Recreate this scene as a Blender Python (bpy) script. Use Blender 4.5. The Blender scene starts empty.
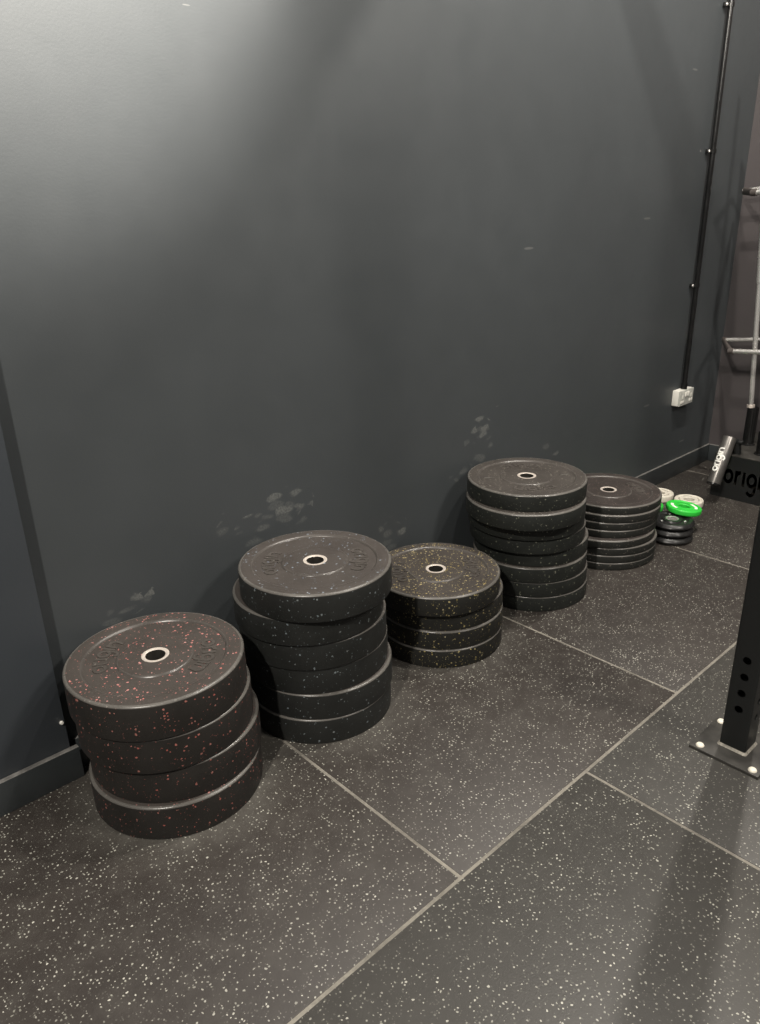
import bpy, bmesh, math, random
from mathutils import Vector, Matrix
S = bpy.context.scene
COL = S.collection
PI = math.pi

# ------------------------------------------------------------------ camera
R_ = Vector((0.73139343, -0.68148438, -0.02535128))
U_ = Vector((0.2705349, 0.25582242, 0.92809792))
F_ = Vector((0.62599881, 0.68566313, -0.37147215))
cd = bpy.data.cameras.new('camera')
cam = bpy.data.objects.new('camera', cd)
COL.objects.link(cam)
cd.sensor_fit = 'VERTICAL'
cd.sensor_height = 36.0
cd.lens = 768.25 * 36.0 / 1024.0
cd.clip_start = 0.02
m = Matrix.Identity(4)
for i in range(3):
    m[i][0] = R_[i]; m[i][1] = U_[i]; m[i][2] = -F_[i]
m[0][3], m[1][3], m[2][3] = 0.0, -1.91173448, 1.46990508
cam.matrix_world = m
S.camera = cam

# ------------------------------------------------------------------ view, world, lamps
S.view_settings.view_transform = 'Standard'
S.view_settings.look = 'None'
S.view_settings.gamma = 1.0
S.view_settings.use_curve_mapping = False
S.view_settings.exposure = 0.0
w = bpy.data.worlds.new('world'); S.world = w
w.use_nodes = True
w.node_tree.nodes['Background'].inputs[0].default_value = (0.95, 0.97, 1.0, 1)
w.node_tree.nodes['Background'].inputs[1].default_value = 0.07

def lamp(name, loc, power, size=0.10, color=(1.0, 0.93, 0.84), spot=None, target=None, blend=0.5):
    l = bpy.data.lights.new(name, 'SPOT' if spot else 'POINT')
    l.energy = power; l.color = color; l.shadow_soft_size = size
    o = bpy.data.objects.new(name, l); COL.objects.link(o)
    o.location = loc
    if spot:
        l.spot_size = math.radians(spot); l.spot_blend = blend
        d = Vector(target) - Vector(loc)
        o.rotation_euler = d.to_track_quat('-Z', 'Y').to_euler()
    return o
LAMPS = [
    ('ceiling_lamp_right', (3.09, -0.95, 3.55), 235, 0.035),
    ('ceiling_lamp_middle', (1.97, -0.95, 3.49), 165, 0.025),
    ('ceiling_lamp_left', (-1.5, -1.9, 3.3), 540, 0.06),
    ('ceiling_lamp_front', (2.25, -3.2, 3.3), 280, 0.28),
]
lamp('wall_spot_lamp', (0.95, -1.5, 3.2), 950, 0.10, spot=50, target=(0.82, 0, 2.36), blend=0.75)
for n, l, p, s in LAMPS:
    lamp(n, l, p, s)

# ------------------------------------------------------------------ node helpers
class NT:
    def __init__(self, name):
        self.m = bpy.data.materials.new(name); self.m.use_nodes = True
        self.t = self.m.node_tree; self.n = self.t.nodes; self.b = self.n['Principled BSDF']
    def new(self, ty, **kw):
        x = self.n.new(ty)
        for k, v in kw.items(): setattr(x, k, v)
        return x
    def put(self, sock, v):
        if isinstance(v, bpy.types.NodeSocket): self.t.links.new(v, sock)
        elif isinstance(v, (tuple, list)) and len(v) == 3 and sock.type == 'RGBA': sock.default_value = (*v, 1)
        else: sock.default_value = v
    def math(self, op, a, b=0.0, c=None):
        x = self.new('ShaderNodeMath', operation=op)
        self.put(x.inputs[0], a); self.put(x.inputs[1], b)
        if c is not None: self.put(x.inputs[2], c)
        return x.outputs[0]
    def mix(self, f, a, b):
        x = self.new('ShaderNodeMix', data_type='RGBA')
        self.put(x.inputs['Factor'], f); self.put(x.inputs[6], a); self.put(x.inputs[7], b)
        return x.outputs[2]
    def ramp(self, f, lo, hi, a=0.0, b=1.0):
        x = self.new('ShaderNodeMapRange')
        self.put(x.inputs[0], f)
        x.inputs[1].default_value = lo; x.inputs[2].default_value = hi
        x.inputs[3].default_value = a; x.inputs[4].default_value = b
        return x.outputs[0]
    def pos(self):
        return self.new('ShaderNodeNewGeometry').outputs['Position']
    def obj(self):
        return self.new('ShaderNodeTexCoord').outputs['Object']
    def mapping(self, v, loc=(0, 0, 0), rot=(0, 0, 0), scale=(1, 1, 1)):
        x = self.new('ShaderNodeMapping'); self.put(x.inputs[0], v)
        x.inputs[1].default_value = loc; x.inputs[2].default_value = rot; x.inputs[3].default_value = scale
        return x.outputs[0]
    def noise(self, v, s, detail=2.0, rough=0.5, dist=0.0):
        x = self.new('ShaderNodeTexNoise'); self.put(x.inputs['Vector'], v)
        x.inputs['Scale'].default_value = s; x.inputs['Detail'].default_value = detail
        x.inputs['Roughness'].default_value = rough; x.inputs['Distortion'].default_value = dist
        return x.outputs[0]
    def distort(self, v, s, amt):
        x = self.new('ShaderNodeTexNoise'); self.put(x.inputs['Vector'], v)
        x.inputs['Scale'].default_value = s; x.inputs['Detail'].default_value = 1
        a = self.new('ShaderNodeVectorMath', operation='SUBTRACT'); self.put(a.inputs[0], x.outputs[1]); a.inputs[1].default_value = (.5, .5, .5)
        b = self.new('ShaderNodeVectorMath', operation='SCALE'); self.put(b.inputs[0], a.outputs[0]); b.inputs['Scale'].default_value = amt
        c = self.new('ShaderNodeVectorMath', operation='ADD'); self.put(c.inputs[0], v); self.put(c.inputs[1], b.outputs[0])
        return c.outputs[0]
    def flecks(self, v, s, frac, rad, dims='3D'):
        """random crumbs: returns (mask, random value)"""
        x = self.new('ShaderNodeTexVoronoi', voronoi_dimensions=dims, feature='F1')
        self.put(x.inputs['Vector'], v); x.inputs['Scale'].default_value = s
        sp = self.new('ShaderNodeSeparateColor'); self.put(sp.inputs[0], x.outputs['Color'])
        on = self.math('LESS_THAN', sp.outputs[0], frac)
        rr = self.math('MULTIPLY_ADD', sp.outputs[1], rad * 0.8, rad * 0.45)
        inside = self.math('LESS_THAN', x.outputs['Distance'], rr)
        return self.math('MULTIPLY', on, inside), sp.outputs[2]
    def bump(self, h, strength, dist=0.001):
        x = self.new('ShaderNodeBump'); self.put(x.inputs['Height'], h)
        x.inputs['Strength'].default_value = strength; x.inputs['Distance'].default_value = dist
        self.t.links.new(x.outputs[0], self.b.inputs['Normal'])
    def set(self, color=None, rough=None, metal=None, spec=None):
        if color is not None: self.put(self.b.inputs['Base Color'], color)
        if rough is not None: self.put(self.b.inputs['Roughness'], rough)
        if metal is not None: self.put(self.b.inputs['Metallic'], metal)
        if spec is not None: self.put(self.b.inputs['Specular IOR Level'], spec)
        return self.m

def rubber(name, base, fleck, fleck2, frac, dust=0.0, dustcol=(0.060, 0.051, 0.045), scale=135.0, rad=0.36, rough=0.6):
    t = NT(name)
    v = t.distort(t.obj(), 180.0, 0.005)
    oi = t.new('ShaderNodeObjectInfo')
    c = t.new('ShaderNodeVectorMath', operation='MULTIPLY_ADD')
    cmb = t.new('ShaderNodeCombineXYZ')
    for i in range(3): t.put(cmb.inputs[i], oi.outputs['Random'])
    t.put(c.inputs[0], cmb.outputs[0]); c.inputs[1].default_value = (7.3, 5.1, 3.7); t.put(c.inputs[2], v)
    v = c.outputs[0]
    n1 = t.noise(v, 9.0, 4.0, 0.6)
    n2 = t.noise(v, 60.0, 3.0, 0.6)
    col = t.mix(t.ramp(n1, 0.3, 0.7), tuple(x * 0.85 for x in base), tuple(x * 1.2 for x in base))
    if dust > 0:
        d = t.math('MULTIPLY', t.ramp(t.math('ADD', n1, t.math('MULTIPLY', n2, 0.35)), 0.35, 0.95, 0.55, 1.0), dust)
        col = t.mix(d, col, dustcol)
    m1, r1 = t.flecks(v, scale, frac, rad)
    m2, r2 = t.flecks(v, scale * 1.9, frac * 0.7, rad * 0.9)
    fc = t.mix(r1, fleck, fleck2)
    col = t.mix(t.math('MULTIPLY', m2, 0.6), col, fc)
    col = t.mix(t.math('MULTIPLY', m1, 0.9), col, fc)
    t.bump(n2, 0.35, 0.0012)
    return t.set(col, t.ramp(n1, 0.3, 0.7, rough - 0.06, rough + 0.08), 0.0, 0.5)

def plain(name, col, rough=0.5, metal=0.0, spec=0.5, nscale=40.0, var=0.12, bump=0.0):
    t = NT(name)
    n = t.noise(t.obj(), nscale, 3.0)
    c = t.mix(t.ramp(n, 0.3, 0.7), tuple(x * (1 - var) for x in col), tuple(min(1, x * (1 + var)) for x in col))
    if bump: t.bump(n, bump, 0.001)
    return t.set(c, t.ramp(n, 0.3, 0.7, max(0.02, rough - 0.04), rough + 0.05), metal, spec)

def wall_paint(name, base, smudges, rough=0.5):
    t = NT(name)
    p = t.pos()
    n1 = t.noise(p, 1.3, 4.0, 0.6)
    n2 = t.noise(p, 160.0, 2.0, 0.5)
    n3 = t.noise(p, 7.0, 4.0, 0.6)
    col = t.mix(t.ramp(n1, 0.3, 0.7), tuple(x * 0.93 for x in base), tuple(x * 1.08 for x in base))
    if smudges:
        # chalky finger and plate scuffs: leaf-shaped cells kept only inside a few patches
        mask = None
        for (x, z, rx, rz, st) in smudges:
            mp = t.mapping(p, loc=(-x / rx, 0, -z / rz), scale=(1 / rx, 0, 1 / rz))
            ln = t.new('ShaderNodeVectorMath', operation='LENGTH'); t.put(ln.inputs[0], mp)
            g = t.ramp(ln.outputs['Value'], 1.0, 0.25, 0.0, st)
            mask = g if mask is None else t.math('MAXIMUM', mask, g)
        q = t.distort(t.mapping(p, rot=(0, math.radians(-28), 0), scale=(16, 0, 32)), 1.4, 0.7)
        vo = t.new('ShaderNodeTexVoronoi', feature='F1', voronoi_dimensions='3D')
        t.put(vo.inputs['Vector'], q); vo.inputs['Scale'].default_value = 1.0
        sp = t.new('ShaderNodeSeparateColor'); t.put(sp.inputs[0], vo.outputs['Color'])
        leaf = t.ramp(vo.outputs['Distance'], 0.55, 0.35)
        on = t.math('LESS_THAN', sp.outputs[0], t.math('MULTIPLY', mask, 1.15))
        k = t.math('MULTIPLY', t.math('MULTIPLY', leaf, on), t.ramp(n2, 0.35, 0.6, 0.3, 1.0))
        k = t.math('MULTIPLY', k, t.math('MULTIPLY_ADD', sp.outputs[1], 0.5, 0.3))
        col = t.mix(t.math('MULTIPLY', k, 0.85), col, (0.17, 0.175, 0.165))
        # a few thin scratches high on the wall
        q2 = t.mapping(p, rot=(0, math.radians(50), 0), scale=(5, 0, 34))
        m2, _ = t.flecks(q2, 1.0, 0.05, 0.12)
        col = t.mix(t.math('MULTIPLY', m2, 0.35), col, (0.2, 0.2, 0.19))
    h = t.math('ADD', t.math('MULTIPLY', n2, 0.25), n3)
    t.bump(h, 0.16, 0.004)
    return t.set(col, t.ramp(n3, 0.3, 0.7, rough - 0.05, rough + 0.05), 0.0, 0.5)

SM = [(1.20, 0.54, 0.16, 0.10, 1.0), (1.34, 0.56, 0.12, 0.09, 1.0), (1.80, 0.33, 0.10, 0.08, 1.0), (2.25, 0.47, 0.22, 0.09, 0.9),
      (2.30, 0.60, 0.12, 0.10, 0.8), (2.78, 0.44, 0.10, 0.06, 0.7), (2.86, 0.52, 0.08, 0.08, 0.5), (0.76, 0.44, 0.12, 0.06, 0.8)]
M = {}
M['wall'] = wall_paint('dark_wall_paint', (0.047, 0.0530, 0.0565), SM, 0.50)
M['wall2'] = wall_paint('dark_side_paint', (0.046, 0.053, 0.061), None, 0.50)
M['endwall'] = wall_paint('warm_dark_end_wall_paint', (0.062, 0.055, 0.056), None, 0.50)
M['ledge'] = plain('dusty_highlight_ledge', (0.17, 0.165, 0.155), 0.45, 0, 0.5, 30.0, 0.3)  # dusty top edge, lightened to paint in its reflected highlight
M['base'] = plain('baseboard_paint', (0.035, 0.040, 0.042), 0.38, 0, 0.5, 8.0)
M['red'] = rubber('red_fleck_rubber', (0.016, 0.014, 0.012), (0.36, 0.09, 0.07), (0.40, 0.18, 0.15), 0.10)
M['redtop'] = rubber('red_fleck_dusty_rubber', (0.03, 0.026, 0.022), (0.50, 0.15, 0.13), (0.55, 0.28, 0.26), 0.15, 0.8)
M['blue'] = rubber('blue_fleck_rubber', (0.012, 0.013, 0.012), (0.16, 0.20, 0.22), (0.20, 0.22, 0.22), 0.08)
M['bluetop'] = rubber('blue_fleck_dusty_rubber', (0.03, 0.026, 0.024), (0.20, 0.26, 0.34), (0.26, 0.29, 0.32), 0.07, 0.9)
M['yel'] = rubber('yellow_fleck_rubber', (0.012, 0.012, 0.010), (0.38, 0.30, 0.10), (0.36, 0.32, 0.20), 0.17)
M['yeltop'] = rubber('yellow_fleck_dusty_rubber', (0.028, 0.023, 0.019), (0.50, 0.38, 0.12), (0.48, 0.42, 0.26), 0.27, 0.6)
M['grn'] = rubber('grey_fleck_rubber', (0.011, 0.013, 0.011), (0.16, 0.17, 0.12), (0.20, 0.20, 0.16), 0.10)
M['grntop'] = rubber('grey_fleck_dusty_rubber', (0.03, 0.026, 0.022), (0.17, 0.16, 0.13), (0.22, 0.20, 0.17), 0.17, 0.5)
M['thin'] = rubber('fine_fleck_rubber', (0.012, 0.013, 0.011), (0.11, 0.10, 0.08), (0.15, 0.13, 0.11), 0.14)
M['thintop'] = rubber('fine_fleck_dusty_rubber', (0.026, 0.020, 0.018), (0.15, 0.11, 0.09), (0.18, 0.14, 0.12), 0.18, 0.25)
M['worn_glint'] = rubber('rubbed_edge_painted_glint', (0.105, 0.099, 0.090), (0.16, 0.15, 0.14), (0.22, 0.2, 0.18), 0.10, rough=0.28)  # rubbed rim, with lamp glints painted in as a lighter colour
M['ring'] = rubber('smooth_ring_painted_glint', (0.070, 0.063, 0.057), (0.14, 0.13, 0.12), (0.2, 0.18, 0.16), 0.10, rough=0.30)  # paler than the disc so the ring slopes carry a painted glint
M['letter'] = rubber('dusty_rubber_lettering', (0.062, 0.055, 0.049), (0.14, 0.13, 0.12), (0.2, 0.18, 0.16), 0.10, rough=0.45)
M['bore'] = plain('painted_bore_shade', (0.10, 0.095, 0.085), 0.4, 0.8)  # shade of the hole painted as darker metal inside the collar
M['steel'] = plain('brushed_steel', (0.82, 0.74, 0.66), 0.34, 0.45, 0.5, 200.0, 0.08)
M['chrome'] = plain('chrome', (0.80, 0.78, 0.75), 0.26, 0.75, 0.5, 3.0, 0.02)
M['black'] = plain('black_powder_coat', (0.010, 0.011, 0.011), 0.42, 0.0, 0.5, 250.0, 0.15, 0.08)
M['blackdust'] = plain('scuffed_black_powder_coat', (0.040, 0.038, 0.034), 0.45, 0.0, 0.5, 22.0, 0.45, 0.08)
M['gun'] = plain('gunmetal_tube', (0.20, 0.19, 0.178), 0.34, 0.75, 0.5, 30.0, 0.08)
M['gloss'] = plain('gloss_black_pvc', (0.008, 0.008, 0.008), 0.22, 0.0, 0.5, 30.0, 0.1)
M['weld'] = plain('worn_weld', (0.30, 0.28, 0.24), 0.6, 0.3, 0.5, 120.0, 0.4)
M['white'] = plain('white_plastic', (0.78, 0.76, 0.70), 0.38, 0.0, 0.5, 20.0, 0.03)
M['cream'] = plain('cream_rubber', (0.72, 0.68, 0.58), 0.5, 0.0, 0.5, 20.0, 0.04)
M['creammark'] = plain('cream_plate_print', (0.42, 0.38, 0.32), 0.6)
M['green'] = plain('bright_green_rubber', (0.03, 0.55, 0.05), 0.42, 0.0, 0.5, 20.0, 0.05)
M['ink'] = plain('white_print', (0.85, 0.85, 0.80), 0.5)
M['smallblack'] = plain('moulded_black_rubber', (0.014, 0.014, 0.014), 0.36, 0.0, 0.5, 60.0, 0.2)
M['grip'] = plain('grey_brown_grip', (0.07, 0.06, 0.055), 0.55)
M['greyface'] = plain('grey_plastic', (0.50, 0.50, 0.46), 0.4)
M['dark'] = plain('dark_slot', (0.01, 0.01, 0.01), 0.6)

# floor tiles
t = NT('speckled_rubber_floor')
p = t.pos()
v = t.distort(p, 140.0, 0.006)
big = t.noise(p, 1.6, 4.0, 0.6); mid = t.noise(p, 14.0, 4.0, 0.65); fine = t.noise(p, 220.0, 2.0)
clump = t.noise(p, 9.0, 2.0)
col = t.mix(t.ramp(big, 0.3, 0.7), (0.028, 0.0235, 0.0208), (0.042, 0.036, 0.0315))
col = t.mix(t.math('MULTIPLY', t.ramp(mid, 0.45, 0.8), 0.35), col, (0.085, 0.078, 0.068))
sx = t.new('ShaderNodeSeparateXYZ'); t.put(sx.inputs[0], p)
col = t.mix(t.math('MULTIPLY', t.math('LESS_THAN', sx.outputs[1], -1.025), 0.6), col, (0.052, 0.0515, 0.047))  # floor sheen put into the colour: paler grey tiles beyond the seam
# chalky dust gathered round the feet of the first stacks
for cx, cy, st in ((0.735, -0.254, 0.55), (1.247, -0.244, 0.4), (1.81, -0.24, 0.3)):
    mp = t.mapping(p, loc=(-cx, -cy, 0), scale=(1, 1, 0))
    ln = t.new('ShaderNodeVectorMath', operation='LENGTH'); t.put(ln.inputs[0], mp)
    ring = t.math('MULTIPLY', t.ramp(ln.outputs['Value'], 0.33, 0.22), t.ramp(mid, 0.3, 0.65, 0.5, 1.0))
    col = t.mix(t.math('MULTIPLY', ring, st), col, (0.13, 0.125, 0.11))
m2, r2 = t.flecks(v, 200.0, 0.13, 0.32, '2D')
m1, r1 = t.flecks(v, 116.0, 0.31, 0.22, '2D')
gate = t.ramp(clump, 0.35, 0.6, 0.35, 1.0)
fc = t.mix(r1, (0.26, 0.26, 0.22), (0.50, 0.49, 0.43))
col = t.mix(t.math('MULTIPLY', m2, 0.25), col, (0.20, 0.20, 0.17))
col = t.mix(t.math('MULTIPLY', m1, gate), col, fc)
t.bump(t.math('ADD', fine, t.math('MULTIPLY', mid, 0.6)), 0.4, 0.0012)
M['floor'] = t.set(col, t.ramp(mid, 0.3, 0.7, 0.42, 0.52), 0.0, 0.5)
t = NT('dusty_seam')
p = t.pos()
sn = t.noise(p, 90.0, 4.0, 0.7); sn2 = t.noise(p, 6.0, 3.0)
M['seam'] = t.set(t.mix(t.ramp(t.math('MULTIPLY_ADD', sn2, 0.6, t.math('MULTIPLY', sn, 0.5)), 0.3, 0.75), (0.09, 0.083, 0.072), (0.29, 0.27, 0.23)), 0.8, 0, 0.3)

# ------------------------------------------------------------------ mesh helpers
def box(bm, x0, x1, y0, y1, z0, z1, mi=0, bev=0.0, mat=None):
    r = bmesh.ops.create_cube(bm, size=1.0)
    vs = r['verts']
    for v in vs:
        v.co = Vector((x0 + (v.co.x + .5) * (x1 - x0), y0 + (v.co.y + .5) * (y1 - y0), z0 + (v.co.z + .5) * (z1 - z0)))
    if bev > 0:
        es = list({e for v in vs for e in v.link_edges})
        rr = bmesh.ops.bevel(bm, geom=es, offset=bev, segments=2, affect='EDGES', profile=0.6)
        vs = list({v for f in rr['faces'] for v in f.verts} | {v for v in vs if v.is_valid})
    fs = {f for v in vs for f in v.link_faces}
    for f in fs: f.material_index = mi
    if mat is not None: bmesh.ops.transform(bm, matrix=mat, verts=vs)
    return vs

def revolve(bm, prof, n=96, mi=0, closed=True, poly=None, mif=None):
    """prof: list of (r, z); poly(a) scales the radius by angle"""
    rings = []
    for (r, z) in prof:
        ring = []
        for i in range(n):
            a = 2 * PI * i / n
            k = poly(a, r) if poly else 1.0
            ring.append(bm.verts.new((r * k * math.cos(a), r * k * math.sin(a), z)))
        rings.append(ring)
    m_ = len(rings)
    for j in range(m_ if closed else m_ - 1):
        A, B = rings[j], rings[(j + 1) % m_]
        for i in range(n):
            f = bm.faces.new((A[i], A[(i + 1) % n], B[(i + 1) % n], B[i]))
            f.material_index = mif(j) if mif else mi
            f.smooth = True
    if not closed:
        f = bm.faces.new(list(reversed(rings[0]))); f.material_index = mi
        f = bm.faces.new(rings[-1]); f.material_index = mi

def tube(bm, pts, r, n=16, mi=0, cap=True):
    pts = [Vector(p) for p in pts]
    rad = r if isinstance(r, (list, tuple)) else [r] * len(pts)
    rings = []
    ref = None
    for i, p in enumerate(pts):
        if i == 0: d = pts[1] - pts[0]
        elif i == len(pts) - 1: d = pts[-1] - pts[-2]
        else: d = (pts[i + 1] - p).normalized() + (p - pts[i - 1]).normalized()
        d.normalize()
        if ref is None:
            ref = Vector((0, 0, 1)) if abs(d.z) < 0.9 else Vector((1, 0, 0))
        a = d.cross(ref).normalized(); b = d.cross(a).normalized()
        ref = a.cross(d) if a.cross(d).length > 0.1 else ref
        rings.append([bm.verts.new(p + rad[i] * (math.cos(2 * PI * k / n) * a + math.sin(2 * PI * k / n) * b)) for k in range(n)])
    for A, B in zip(rings, rings[1:]):
        for i in range(n):
            f = bm.faces.new((A[i], A[(i + 1) % n], B[(i + 1) % n], B[i])); f.material_index = mi; f.smooth = True
    if cap:
        for ring in (rings[0], rings[-1]):
            f = bm.faces.new(ring); f.material_index = mi

def round_path(pts, rad, k=5):
    """round the inner corners of a polyline"""
    pts = [Vector(p) for p in pts]; out = [pts[0]]
    for a, b, c in zip(pts, pts[1:], pts[2:]):
        p = b + (a - b).normalized() * rad; q = b + (c - b).normalized() * rad
        for i in range(k + 1):
            s = i / k
            out.append((1 - s) ** 2 * p + 2 * s * (1 - s) * b + s * s * q)
    out.append(pts[-1])
    return out

def finish(name, bm, mats, parent=None, loc=None, sharp=35):
    bmesh.ops.recalc_face_normals(bm, faces=bm.faces)
    me = bpy.data.meshes.new(name); bm.to_mesh(me); bm.free()
    for mm in (mats if isinstance(mats, (list, tuple)) else [mats]): me.materials.append(mm)
    me.set_sharp_from_angle(angle=math.radians(sharp))
    o = bpy.data.objects.new(name, me); COL.objects.link(o)
    if parent is not None: o.parent = parent
    if loc is not None: o.location = loc
    return o

def thing(name, label, cat, loc=(0, 0, 0), rot=(0, 0, 0), group=None):
    o = bpy.data.objects.new(name, None); COL.objects.link(o)
    o.location = loc; o.rotation_euler = rot; o.empty_display_size = 0.05
    o['label'] = label; o['category'] = cat
    if group: o['group'] = group
    return o

def struct(o, label, cat='wall'):
    o['kind'] = 'structure'; o['label'] = label; o['category'] = cat
    return o

def boolean_cut(o, cutter_bm):
    me = bpy.data.meshes.new('cut'); bmesh.ops.recalc_face_normals(cutter_bm, faces=cutter_bm.faces)
    cutter_bm.to_mesh(me); cutter_bm.free()
    c = bpy.data.objects.new('cut', me); COL.objects.link(c)
    md = o.modifiers.new('b', 'BOOLEAN'); md.operation = 'DIFFERENCE'; md.object = c; md.solver = 'EXACT'; md.use_self = True
    dg = bpy.context.evaluated_depsgraph_get(); dg.update()
    new = bpy.data.meshes.new_from_object(o.evaluated_get(dg))
    o.modifiers.clear()
    o.data = new
    bpy.data.objects.remove(c); bpy.data.meshes.remove(me)
    new.set_sharp_from_angle(angle=math.radians(35))

# rounded lowercase strokes: advance width, list of polylines (x-height = 1)
def arc(cx, cy, r, a0, a1, n=14):
    return [(cx + r * math.cos(math.radians(a0 + (a1 - a0) * i / n)), cy + r * math.sin(math.radians(a0 + (a1 - a0) * i / n))) for i in range(n + 1)]
SW = 0.24
GL = {
    'o': (1.02, [arc(.5, .5, .38, 0, 360, 24)]),
    'r': (0.66, [[(.14, 0), (.14, .98)], arc(.52, .5, .38, 180, 85, 8)]),
    'i': (0.34, [[(.15, 0), (.15, .98)]]),
    'g': (1.02, [arc(.5, .5, .38, 0, 360, 24), [(.88, .5), (.88, -.1)] + arc(.5, -.1, .38, 0, -150, 10)[1:]]),
    'n': (1.00, [[(.14, 0), (.14, .98)], arc(.5, .5, .36, 180, 0, 12) + [(.86, 0)]]),
}
def stroke_word(bm, word, size, depth, put, mi=0, wd=SW, gap=0.0):
    """extruded lettering; put(u, v, w) -> world, u along the word, v up, w out"""
    u0 = 0.0
    for ch in word:
        adv, lines = GL[ch]
        for li, ln in enumerate(lines):
            if len(ln) <= 20:
                fine = [ln[0]]
                for p_, q_ in zip(ln, ln[1:]):
                    k_ = max(1, int(math.hypot(q_[0] - p_[0], q_[1] - p_[1]) / .12))
                    fine += [(p_[0] + (q_[0] - p_[0]) * s_ / k_, p_[1] + (q_[1] - p_[1]) * s_ / k_) for s_ in range(1, k_ + 1)]
                ln = fine
            A, B = [], []
            for i, p in enumerate(ln):
                q = ln[min(i + 1, len(ln) - 1)]; o = ln[max(i - 1, 0)]
                if abs(ln[0][0] - ln[-1][0]) < 1e-6 and abs(ln[0][1] - ln[-1][1]) < 1e-6:
                    if i == 0: o = ln[-2]
                    if i == len(ln) - 1: q = ln[1]
                d = Vector((q[0] - o[0], q[1] - o[1])).normalized(); nrm = Vector((-d.y, d.x)) * wd / 2
                A.append((p[0] + nrm.x, p[1] + nrm.y)); B.append((p[0] - nrm.x, p[1] - nrm.y))
            def mk(pt, w_): return bm.verts.new(put((u0 + pt[0]) * size, pt[1] * size, w_))
            closed = abs(ln[0][0] - ln[-1][0]) < 1e-6 and abs(ln[0][1] - ln[-1][1]) < 1e-6
            n_ = len(ln) - (1 if closed else 0)
            Q = [(mk(A[i], 0), mk(B[i], 0), mk(A[i], depth * (1 + .08 * li)), mk(B[i], depth * (1 + .08 * li))) for i in range(n_)]
            rng = range(n_) if closed else range(n_ - 1)
            for i in rng:
                a, b = Q[i], Q[(i + 1) % n_]
                for f in ((a[2], a[3], b[3], b[2]), (a[1], a[0], b[0], b[1]), (a[0], a[2], b[2], b[0]), (a[3], a[1], b[1], b[3])):
                    bm.faces.new(f).material_index = mi
            if not closed:
                for a in (Q[0], Q[-1]): bm.faces.new((a[0], a[1], a[3], a[2])).material_index = mi
        u0 += adv + gap
    return u0 * size
def word_len(word, size): return sum(GL[c][0] for c in word) * size

# ------------------------------------------------------------------ room
XF = 4.412; HC = 4.0
SEAM = -1.025; X0 = 1.035; TS = 1.036
bm = bmesh.new()
g = 0.0046
def tile(x0, x1, y0, y1):
    box(bm, x0 + g, x1 - g, y0 + g, y1 - g, -0.010, 0.0, 0, 0.0012)
for k in range(-3, 4):
    x0 = X0 + k * TS
    tile(x0, min(x0 + TS, XF + .02), SEAM, 0.02)
for k in range(-3, 4):
    x0 = X0 + (k - 0.5) * TS
    tile(x0, x0 + TS, SEAM - TS, SEAM)
    tile(x0 + TS / 2, x0 + TS * 1.5, SEAM - 2 * TS, SEAM - TS)
    tile(x0, x0 + TS, SEAM - 3 * TS, SEAM - 2 * TS)
box(bm, -2.2, XF + 0.2, -4.2, 0.1, -0.03, -0.0012, 1)
struct(finish('floor', bm, [M['floor'], M['seam']]), 'dark rubber gym tiles speckled with pale flecks and dusty seams', 'floor')

bm = bmesh.new(); box(bm, -2.2, XF + 0.12, 0.0, 0.12, 0.0, HC)
struct(finish('wall_back', bm, M['wall']), 'long dark grey painted wall behind the plate stacks')
bm = bmesh.new(); box(bm, XF, XF + 0.12, -4.2, 0.0, 0.0, HC)
struct(finish('wall_right', bm, M['endwall']), 'dark end wall past the barbell holder')
PX, PY = 0.528, -0.036
bm = bmesh.new(); box(bm, -2.2, PX, PY, 0.0, 0.0, HC, 0, 0.0015)
struct(finish('wall_left', bm, M['wall2']), 'shallow projecting section of dark wall at the left edge')
def skirting(name, x0, x1, y0, y1, lab):
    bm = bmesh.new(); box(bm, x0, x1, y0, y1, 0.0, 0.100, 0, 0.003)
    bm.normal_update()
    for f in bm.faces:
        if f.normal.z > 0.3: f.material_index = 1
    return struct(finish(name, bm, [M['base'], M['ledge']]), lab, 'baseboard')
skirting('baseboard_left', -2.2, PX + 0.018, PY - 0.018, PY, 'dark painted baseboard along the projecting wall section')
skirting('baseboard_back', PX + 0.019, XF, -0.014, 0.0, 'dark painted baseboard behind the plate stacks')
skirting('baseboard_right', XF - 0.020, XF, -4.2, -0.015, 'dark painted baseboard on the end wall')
bm = bmesh.new(); box(bm, -2.2, XF + .12, -4.2, 0.12, HC, HC + 0.1)
struct(finish('ceiling', bm, M['wall2']), 'dark ceiling above the gym floor', 'ceiling')
# unseen joist out from the wall, added to cast its diagonal shadows
bm = bmesh.new(); box(bm, 2.468, 2.532, -2.6, 0.0, 2.898, 2.962, 0, 0.003)
struct(finish('shadow_beam_1', bm, M['black']), 'unseen dark steel joist added under the ceiling to cast wall shadows', 'beam')

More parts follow.
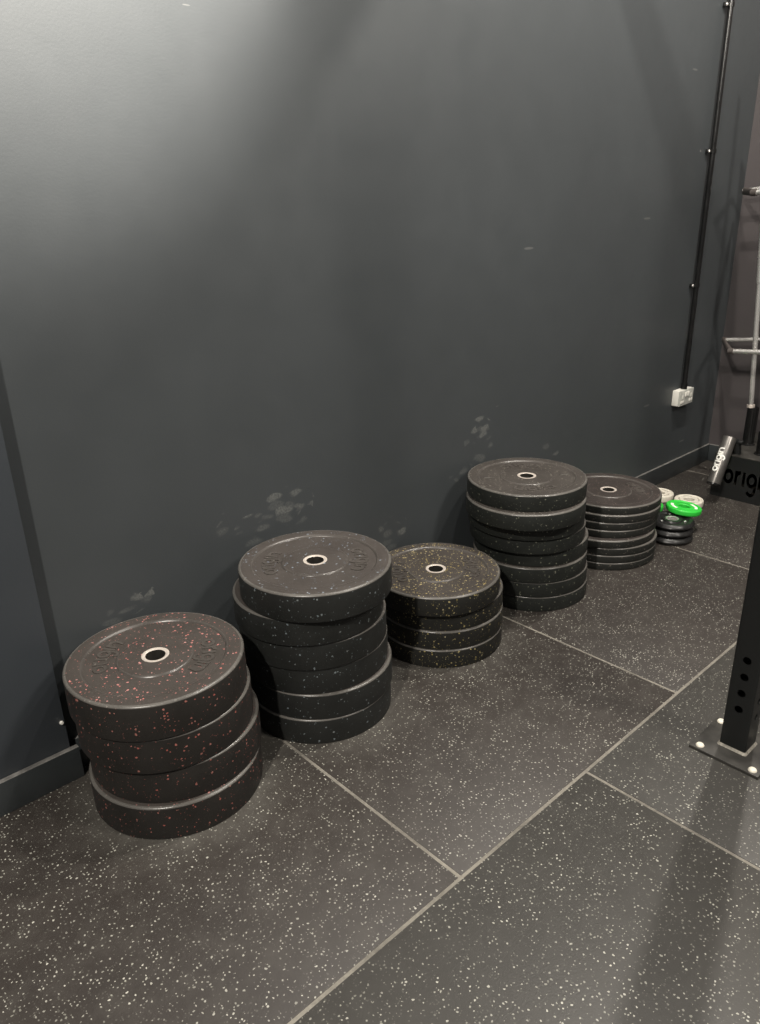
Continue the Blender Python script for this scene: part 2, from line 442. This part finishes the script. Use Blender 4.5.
# ------------------------------------------------------------------ bumper plates
def disc_profile(t, rim=0.007, rec=0.004):
    top = [(0.0355, t - .0015), (0.0945, t - .0015), (0.0965, t - .0019), (0.0985, t - .0015 - rec * .5), (0.1000, t - .0015 - rec),
           (0.1790, t - .0015 - rec), (0.1805, t - .001 - rec * .55), (0.1835, t - .0006), (0.1860, t), (0.225 - rim - .001, t)]
    edge = [(0.225 - rim + rim * math.sin(a), t - rim + rim * math.cos(a)) for a in [PI / 2 * k / 5 for k in range(1, 6)]]
    h = top + edge
    k = 0.0030
    low = [(r, t - z) for r, z in reversed(top[:-1])]
    return h[:-1] + [(0.225, t - rim), (0.225, k), (0.225 - k * .3, k * .3), (0.225 - k, 0.0)] + low
DISC = {}
def disc_mesh(t, key):
    if key in DISC: return DISC[key]
    bm = bmesh.new(); pr = disc_profile(t)
    R0 = 0.2276 if key == 'red' else 0.2245
    pr = [(r if r < .19 else r + R0 - .225, z) for r, z in pr]
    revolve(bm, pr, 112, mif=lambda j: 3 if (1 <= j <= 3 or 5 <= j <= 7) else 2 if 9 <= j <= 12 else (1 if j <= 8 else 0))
    bmesh.ops.recalc_face_normals(bm, faces=bm.faces)
    me = bpy.data.meshes.new('rubber_disc'); bm.to_mesh(me); bm.free()
    me.materials.append(M[key]); me.materials.append(M[key + 'top']); me.materials.append(M['worn_glint']); me.materials.append(M['ring'])
    me.set_sharp_from_angle(angle=math.radians(50))
    bm = bmesh.new()
    revolve(bm, [(.0256, .001), (.0256, t - .002), (.0275, t - .0010), (.0330, t - .0002), (.0354, t - .0006), (.0358, .001)], 48, mif=lambda j: 1 if j in (0, 5) else 0)
    bmesh.ops.recalc_face_normals(bm, faces=bm.faces)
    mc = bpy.data.meshes.new('steel_collar'); bm.to_mesh(mc); bm.free(); mc.materials.append(M['steel']); mc.materials.append(M['bore'])
    mc.set_sharp_from_angle(angle=math.radians(40))
    DISC[key] = (me, mc)
    return DISC[key]

def lettering(t, key, parent, turn, dashes=False):
    z0 = t - .0056; size = 0.036; rb = 0.120
    def putf(a0):
        def put(u, v, w_):
            a = a0 - u / (rb + .018)
            r = rb + v
            return Vector((r * math.cos(a), r * math.sin(a), z0 + w_))
        return put
    L = word_len('origin', size) / (rb + .018)
    for a in (turn, turn + PI):
        bm = bmesh.new()
        stroke_word(bm, 'origin', size, 0.0022, putf(a + L / 2), 0)
        finish('raised_lettering', bm, M['letter'], parent)
    if dashes:
        for a in (turn + PI / 2, turn - PI / 2):
            bm = bmesh.new()
            box(bm, .130, .162, -.004, .004, z0, z0 + .0026, 0, 0, Matrix.Rotation(a, 4, 'Z'))
            finish('raised_bar', bm, M['worn_glint'], parent)

STACKS = [
 ('red', .1000, [[0.735, -0.252], [0.748, -0.241], [0.731, -0.241], [0.722, -0.241]],
  'red flecks in leftmost stack', 'red-flecked bumper plates in the leftmost stack', 2.39, False),
 ('blue', .0844, [[1.246, -0.243], [1.251, -0.245], [1.245, -0.234], [1.238, -0.238], [1.227, -0.239], [1.234, -0.272]],
  'blue flecks in six-plate stack', 'blue-flecked bumper plates in the second stack', 2.45, False),
 ('yel', .0690, [[1.805, -0.241], [1.809, -0.239], [1.813, -0.233], [1.783, -0.242]],
  'yellow flecks in short middle stack', 'yellow-flecked bumper plates in the short middle stack', 2.5, False),
 ('grn', .0623, [[2.350, -0.240], [2.345, -0.239], [2.337, -0.238], [2.350, -0.230], [2.317, -0.234], [2.300, -0.239], [2.250, -0.270], [2.275, -0.253]],
  'grey flecks in tall eight-plate stack', 'grey-flecked bumper plates in the tall stack', 2.45 + PI / 2, True),
 ('thin', .0339, [[2.863, -0.256], [2.864, -0.257], [2.865, -0.257], [2.855, -0.249], [2.886, -0.239], [2.890, -0.241], [2.894, -0.246], [2.901, -0.241]],
  'fine flecks in fifth stack', 'thin bumper plates in the fifth stack', 2.5, False),
]
ORD = {4: ['lowest', 'second from bottom', 'second from top', 'topmost'],
       6: ['lowest', 'second from bottom', 'third from bottom', 'third from top', 'second from top', 'topmost'],
       8: ['lowest', 'second from bottom', 'third from bottom', 'fourth from bottom', 'fourth from top', 'third from top', 'second from top', 'topmost']}
rnd = random.Random(4)
for key, t_, pl, desc, grp, turn, dsh in STACKS:
    n = len(pl)
    for i, (x, y) in enumerate(pl):
        kind = 'thin black bumper plate with ' if key == 'thin' else 'black bumper plate with '
        lab = '%s %s%s' % (ORD[n][i], kind, desc)
        root = thing('bumper_plate', lab, 'weight plate', (x, y, i * (t_ + .0003)), (0, 0, rnd.uniform(0, 6.28) if i < n - 1 else 0), grp)
        me, mc = disc_mesh(t_, key)
        for nm, md in (('rubber_disc', me), ('steel_collar', mc)):
            o = bpy.data.objects.new(nm, md); COL.objects.link(o); o.parent = root
        if i == n - 1: lettering(t_, key, root, turn, dsh)

# ------------------------------------------------------------------ small plates
def small_black():
    bm = bmesh.new(); R = .100; t_ = .0310
    def poly(a, r):
        if r < .07: return 1.0
        s = PI / 6; b = (a % s) - s / 2
        return 0.55 + 0.45 * math.cos(s / 2) / math.cos(b) * 1.02
    pr = [(.026, .002), (.026, t_ - .002), (.030, t_), (.044, t_), (.047, t_ - .006), (.070, t_ - .006), (.076, t_ - .001), (.088, t_ - .001), (.097, t_ - .008),
          (.100, t_ * .5), (.097, .008), (.088, .001), (.076, .001), (.070, .006), (.047, .006), (.044, .0), (.030, .0)]
    revolve(bm, pr, 96, poly=poly)
    return bm
SB = [(3.181, -.414, 'lowest small black twelve-sided plate in the stack of three by the thin bumper plates'),
      (3.187, -.411, 'middle small black twelve-sided plate in the stack of three'),
      (3.196, -.408, 'uppermost small black twelve-sided plate, under the green plate')]
for i, (x, y, lab) in enumerate(SB):
    root = thing('small_weight_plate', lab, 'weight plate', (x, y, i * .0312), (0, 0, .2 + i * .13), 'small black plates')
    finish('rubber_disc', small_black(), M['smallblack'], root)
    bm = bmesh.new(); revolve(bm, [(.0235, .001), (.0235, .0300), (.0250, .0308), (.0335, .0308), (.0345, .0300), (.0258, .0295), (.0258, .001)], 40)
    finish('steel_collar', bm, M['chrome'], root)
    if i == 2:
        for a in (0.2, 2.3, 4.4):
            bm = bmesh.new(); revolve(bm, [(.0001, .026), (.006, .026), (.006, .030), (.004, .0315), (.0001, .0315)], 16)
            finish('bolt', bm, M['chrome'], root, (.059 * math.cos(a), .059 * math.sin(a), 0))

def change_plate(R, t_, hole=.0255):
    bm = bmesh.new(); b = .007
    top = [(hole, t_ - .004), (hole + .004, t_ - .001), (R * .50, t_ - .001), (R * .54, t_ - .003), (R * .80, t_ - .003), (R * .84, t_), (R - b, t_)]
    edge = [(R - b + b * math.sin(a), t_ - b + b * math.cos(a)) for a in [PI / 2 * k / 4 for k in range(1, 5)]]
    h = top + edge
    revolve(bm, h + [(r, t_ - z) for r, z in reversed(h)], 72)
    return bm
def arc_band(r0, r1, z0, z1, a0, a1, mats, parent, name):
    bm = bmesh.new(); n = 16; L = []
    for i in range(n + 1):
        a = a0 + (a1 - a0) * i / n
        L.append([bm.verts.new((r * math.cos(a), r * math.sin(a), z)) for r, z in ((r0, z0), (r1, z0), (r1, z1), (r0, z1))])
    for A, B in zip(L, L[1:]):
        for k in range(4): bm.faces.new((A[k], A[(k + 1) % 4], B[(k + 1) % 4], B[k]))
    bm.faces.new(L[0]); bm.faces.new(list(reversed(L[-1])))
    return finish(name, bm, mats, parent)
GP = [((3.310, -.402, .0945), (0.07, 0.08, 0), 'bright green change plate lying tilted on the small black stack', 2.39),
      ((3.445, -.150, 0), (0, 0, 0), 'bright green change plate on the floor, mostly hidden by the thin bumper plates', 1.2)]
for loc, rot, lab, a in GP:
    root = thing('change_plate', lab, 'weight plate', loc, rot)
    finish('rubber_disc', change_plate(.080, .027), M['green'], root)
    for k in range(2):
        arc_band(.047, .060, 0.0240, .0250, a + k * PI - .6, a + k * PI + .6, M['ink'], root, 'white_print')
WP = [((3.628, -.280, 0), 'cream round change plate on the floor nearest the barbell holder', 0.6),
      ((3.618, -.124, 0), 'cream round change plate on the floor partly behind the thin bumper plates', 1.4)]
for loc, lab, a in WP:
    root = thing('change_plate', lab, 'weight plate', loc, (0, 0, 0), 'cream change plates')
    finish('rubber_disc', change_plate(.071, .036, .0255), M['cream'], root)
    for k in range(4):
        arc_band(.045, .051, .0332, .0340, a + k * PI / 2 - .45, a + k * PI / 2 + .45, M['creammark'], root, 'raised_print')

# ------------------------------------------------------------------ wall socket and conduit
root = thing('double_wall_socket', 'white double power socket on the dark wall below the black conduit', 'power socket', (3.958, 0, .468))
bm = bmesh.new(); box(bm, -.073, .073, -.036, 0, -.041, .041, 0, .003); finish('back_box', bm, M['white'], root)
bm = bmesh.new(); box(bm, -.073, .073, -.045, -.0362, -.041, .041, 0, .002); finish('faceplate', bm, M['greyface'], root)
for sx in (-1, 1):
    bm = bmesh.new(); box(bm, sx * .013 - .009, sx * .013 + .009, -.050, -.0452, .006, .030, 0, .0015); finish('rocker_switch', bm, M['white'], root)
    bm = bmesh.new(); box(bm, sx * .047 - .004, sx * .047 + .004, -.0475, -.0452, -.004, .016, 0, .001); 
    box(bm, sx * .047 - .018, sx * .047 + .018, -.0475, -.0452, -.028, -.014, 0, .001); finish('outlet_shutter', bm, M['white'], root)
bm = bmesh.new(); tube(bm, [(3.958, -.024, .5095), (3.958, -.024, HC)], .0125, 20)
co = thing('electrical_conduit', 'glossy black vertical conduit clipped to the wall above the socket', 'conduit', (3.958, -.024, .5095))
o = finish('pipe', bm, M['gloss'], co); o.location = (-3.958, .024, -.5095)
bm = bmesh.new(); tube(bm, [(0, 0, .0), (0, 0, .03)], .0165, 20); finish('end_fitting', bm, M['gloss'], co)
for z in (2.269, 1.668, 1.045):
    bm = bmesh.new()
    revolve(bm, [(.0126, -.009), (.0126, .009), (.0155, .009), (.0155, -.009)], 24)
    box(bm, -.034, -.012, .008, .022, -.009, .009, 0, .002)
    sd = finish('saddle_clip', bm, M['gloss'], co, (0, 0, z - .5095))
    bm = bmesh.new(); revolve(bm, [(.0001, 0), (.008, 0), (.008, .003), (.005, .006), (.0001, .006)], 16)
    sc = finish('screw', bm, M['chrome'], sd, (-.026, .008, 0)); sc.rotation_euler = (PI / 2, 0, 0)

chip = finish('paint_chip', (lambda b: (revolve(b, [(.0001, 0), (.0055, 0), (.0055, .003), (.004, .006), (.0001, .0065)], 20), b)[1])(bmesh.new()), M['white'])  # white paint chip on the wall edge, built as a small disc
chip.location = (0.519, -.036, .185); chip.rotation_euler = (PI / 2, 0, 0)
chip['label'] = 'tiny white plug in the edge of the projecting wall beside the leftmost plate stack'; chip['category'] = 'wall plug'

# ------------------------------------------------------------------ rack upright at the right
root = thing('rack_upright', 'black steel rack post with round holes and bolted square foot plate', 'rack', (1.950, -1.2685, 0))
bm = bmesh.new(); box(bm, -.100, .080, -.100, .094, 0.0, .009, 0, .0015); finish('foot_plate', bm, M['blackdust'], root)
hw = .0365
bm = bmesh.new()
o_ = [(-hw, -hw), (hw, -hw), (hw, hw), (-hw, hw)]
def rrect(h, r, n=4):
    P = []
    for cx, cy, a in ((h - r, h - r, 0), (-h + r, h - r, 90), (-h + r, -h + r, 180), (h - r, -h + r, 270)):
        for k in range(n + 1):
            b = math.radians(a + 90 * k / n); P.append((cx + r * math.cos(b), cy + r * math.sin(b)))
    return P
OUT, INN = rrect(hw, .005), rrect(hw - .003, .003)
lv = []
for z in (.009, 2.30):
    lv.append(([bm.verts.new((x, y, z)) for x, y in OUT], [bm.verts.new((x, y, z)) for x, y in INN]))
N_ = len(OUT)
for i in range(N_):
    j = (i + 1) % N_
    bm.faces.new((lv[0][0][i], lv[0][0][j], lv[1][0][j], lv[1][0][i]))
    bm.faces.new((lv[0][1][j], lv[0][1][i], lv[1][1][i], lv[1][1][j]))
    bm.faces.new((lv[0][0][j], lv[0][0][i], lv[0][1][i], lv[0][1][j]))
    bm.faces.new((lv[1][0][i], lv[1][0][j], lv[1][1][j], lv[1][1][i]))
post = finish('post', bm, M['black'], None)
cb = bmesh.new()
for z in [.144, .1965, .249, .3015] + [.60 + .1 * k for k in range(16)]:
    tube(cb, [(-.06, 0, z), (.06, 0, z)], .0115, 28)
    tube(cb, [(0, -.06, z - .026), (0, .06, z - .026)], .0095, 24)
boolean_cut(post, cb)
post.parent = root
bm = bmesh.new()
OU2 = rrect(hw + .0055, .008)
a0 = [bm.verts.new((x, y, .009)) for x, y in OU2]; a1 = [bm.verts.new((x, y, .0155)) for x, y in OUT]; a2 = [bm.verts.new((x, y, .009)) for x, y in OUT]
for i in range(N_):
    j = (i + 1) % N_
    bm.faces.new((a0[i], a0[j], a1[j], a1[i])); bm.faces.new((a1[i], a1[j], a2[j], a2[i])); bm.faces.new((a2[i], a2[j], a0[j], a0[i]))
finish('weld_bead', bm, M['weld'], root)
for x, y in ((-.083, .070), (-.083, -.078), (.064, .076), (.064, -.078)):
    bm = bmesh.new(); revolve(bm, [(.0001, .009), (.0115, .009), (.0115, .011), (.009, .0145), (.0045, .0158), (.0001, .016)], 24)
    finish('bolt_cap', bm, M['cream'], root, (x, y, 0))

far_ = root.copy(); COL.objects.link(far_); far_.location = (3.15, -1.2685, 0)  # second post out of view, added for its shadow band on the wall
far_['label'] = 'unseen black steel rack post added farther along to cast a wall shadow'
for ch in list(root.children):
    c_ = ch.copy(); COL.objects.link(c_); c_.parent = far_
for r_ in (root, far_): r_['group'] = 'uprights of the rack'

# ------------------------------------------------------------------ barbell holder box
BX0, BX1, BY0, BY1, BH = 3.856, 4.36, -.86, -.284, .228
root = thing('barbell_holder', 'black steel floor box with cut-out lettering and upright barbell tubes by the end wall', 'barbell rack', (BX0, BY1, 0))
W_ = BY1 - BY0; D_ = BX1 - BX0
bm = bmesh.new(); box(bm, 0, .004, -W_, 0, 0, BH); fp = finish('front_panel', bm, M['black'])
cb = bmesh.new()
stroke_word(cb, 'origin', .078, .03, lambda u, v, w_: Vector((-.012 + w_, -.057 - u * .66, .081 + v)), 0, .27, .10)
boolean_cut(fp, cb); fp.parent = root
bm = bmesh.new(); box(bm, .0042, D_, -W_, -W_ + .004, 0, BH); box(bm, .0042, D_, -.004, 0, 0, BH); box(bm, D_ - .004, D_, -W_ + .004, -.004, 0, BH)
finish('side_panel', bm, M['black'], root)
bm = bmesh.new(); box(bm, 0, D_, -W_, 0, BH, BH + .005, 0, .001); finish('top_plate', bm, M['blackdust'], root)
for i, (x, y) in enumerate(((4.10, -.345), (4.10, -.50), (4.26, -.42), (3.97, -.47))):
    bm = bmesh.new(); x -= BX0; y -= BY1
    hh = .20 if i != 3 else .12
    revolve(bm, [(.024, BH + .005), (.024, BH + .005 + hh), (.0285, BH + .005 + hh), (.0285, BH + .012), (.036, BH + .008), (.036, BH + .005)], 32)
    finish('barbell_tube', bm, M['gloss'], root, (x, y, 0))

# sleeve hanging off the box corner, with white print
A = Vector((3.724, -.352, .112)); B = Vector((3.838, -.353, .328))
ax = (B - A).normalized(); Ls = (B - A).length
root2 = thing('landmine_sleeve', 'gunmetal tube with white lettering hanging tilted from the box corner', 'barbell sleeve', A)
q = ax.to_track_quat('Z', 'X')
root2.rotation_euler = q.to_euler()
Mi = q.to_matrix().inverted()
bm = bmesh.new(); revolve(bm, [(.027, 0), (.027, Ls), (.033, Ls), (.0335, Ls - .002), (.0335, .002), (.033, 0)], 40); finish('tube', bm, M['gun'], root2)
bm = bmesh.new(); revolve(bm, [(.0001, -.010), (.030, -.010), (.0325, -.007), (.0325, -.0005), (.0001, -.0005)], 32); finish('end_cap', bm, M['gloss'], root2)
tocam = (Mi @ (Vector((0, -1.91, 1.47)) - A)); phi = math.atan2(tocam.y, tocam.x)
leftd = Mi @ (-R_); phl = math.atan2(leftd.y, leftd.x)
dphi = (phl - phi + PI) % (2 * PI) - PI
sgn = 1 if dphi > 0 else -1
bm = bmesh.new(); TR = .0338
def putc(u, v, w_):
    a = phi + sgn * (0.14 + v / TR - .0)
    return Vector(((TR + w_) * math.cos(a), (TR + w_) * math.sin(a), .058 + u))
stroke_word(bm, 'origin', .0285, .0006, putc, 0, .26); finish('white_lettering', bm, M['ink'], root2)
bm = bmesh.new()
P1 = Mi @ (Vector((3.885, -.372, .300)) - A)
C1 = Vector((0, 0, Ls - .02))
tube(bm, [C1 + (P1 - C1).normalized() * .030, P1], .017, 16)
Q1 = Mi @ (Vector((3.905, -.372, .234)) - A)
tube(bm, [P1, Q1], [.019, .022], 16)
D1 = Mi @ Vector((0, 1, 0))
tube(bm, [P1 - D1 * .032, P1 + D1 * .032], .012, 16)
finish('pivot_bracket', bm, M['black'], root2)

# trap bar standing upright in the first tube
ft = Vector((4.10, -.348, .234)); tp = Vector((4.10, -.278, 1.06))
tb = thing('trap_bar', 'chrome trap bar standing upright in the front tube of the barbell holder', 'barbell', ft)
dr = (tp - ft).normalized()
def atz(z): return (tp - ft) * ((z - ft.z) / (tp.z - ft.z))
bm = bmesh.new(); tube(bm, [atz(.236), atz(1.06)], .0125, 20); finish('shaft', bm, M['chrome'], tb)
bm = bmesh.new(); tube(bm, [atz(1.06), atz(2.0)], .0165, 24); finish('upper_shaft', bm, M['chrome'], tb)
bm = bmesh.new(); tube(bm, [atz(.432), atz(.446)], .0195, 20); finish('stop_collar', bm, M['steel'], tb)
for z in (.728, 1.478):
    c0 = atz(z) + ft
    f0 = Vector((4.0, -.223, z)); b0 = Vector((4.25, -.070, z + .008)); f1 = Vector((4.0, -.62, z + .029)); b1 = Vector((4.25, -.50, z + .055))
    g1 = Vector((4.0, -.50, z)); 
    bm = bmesh.new(); tube(bm, [f0 + Vector((0, -.012, 0)) - ft, f1 - ft], .0125, 16); finish('front_bar', bm, M['chrome'], tb)
    bm = bmesh.new(); tube(bm, [b0 - ft, b1 - ft], .0115, 16); finish('back_bar', bm, M['chrome'], tb)
    bm = bmesh.new(); tube(bm, [f0 - ft + Vector((0, -.02, 0)), f0 - ft, b0 - ft, b0 - ft + Vector((-.01, -.02, 0))], .0165, 16); finish('side_grip', bm, M['grip'], tb)
# second bar leaning in the tube behind
f2 = Vector((4.26, -.42, .234))
bb = thing('barbell', 'dark barbell leaning in the rear tube behind the chrome trap bar', 'barbell', f2)
bm = bmesh.new(); tube(bm, [(0, 0, .004), (-.02, -.085, .50), (-.055, -.30, 1.75)], [.014, .014, .014], 16); finish('shaft', bm, M['gun'], bb)
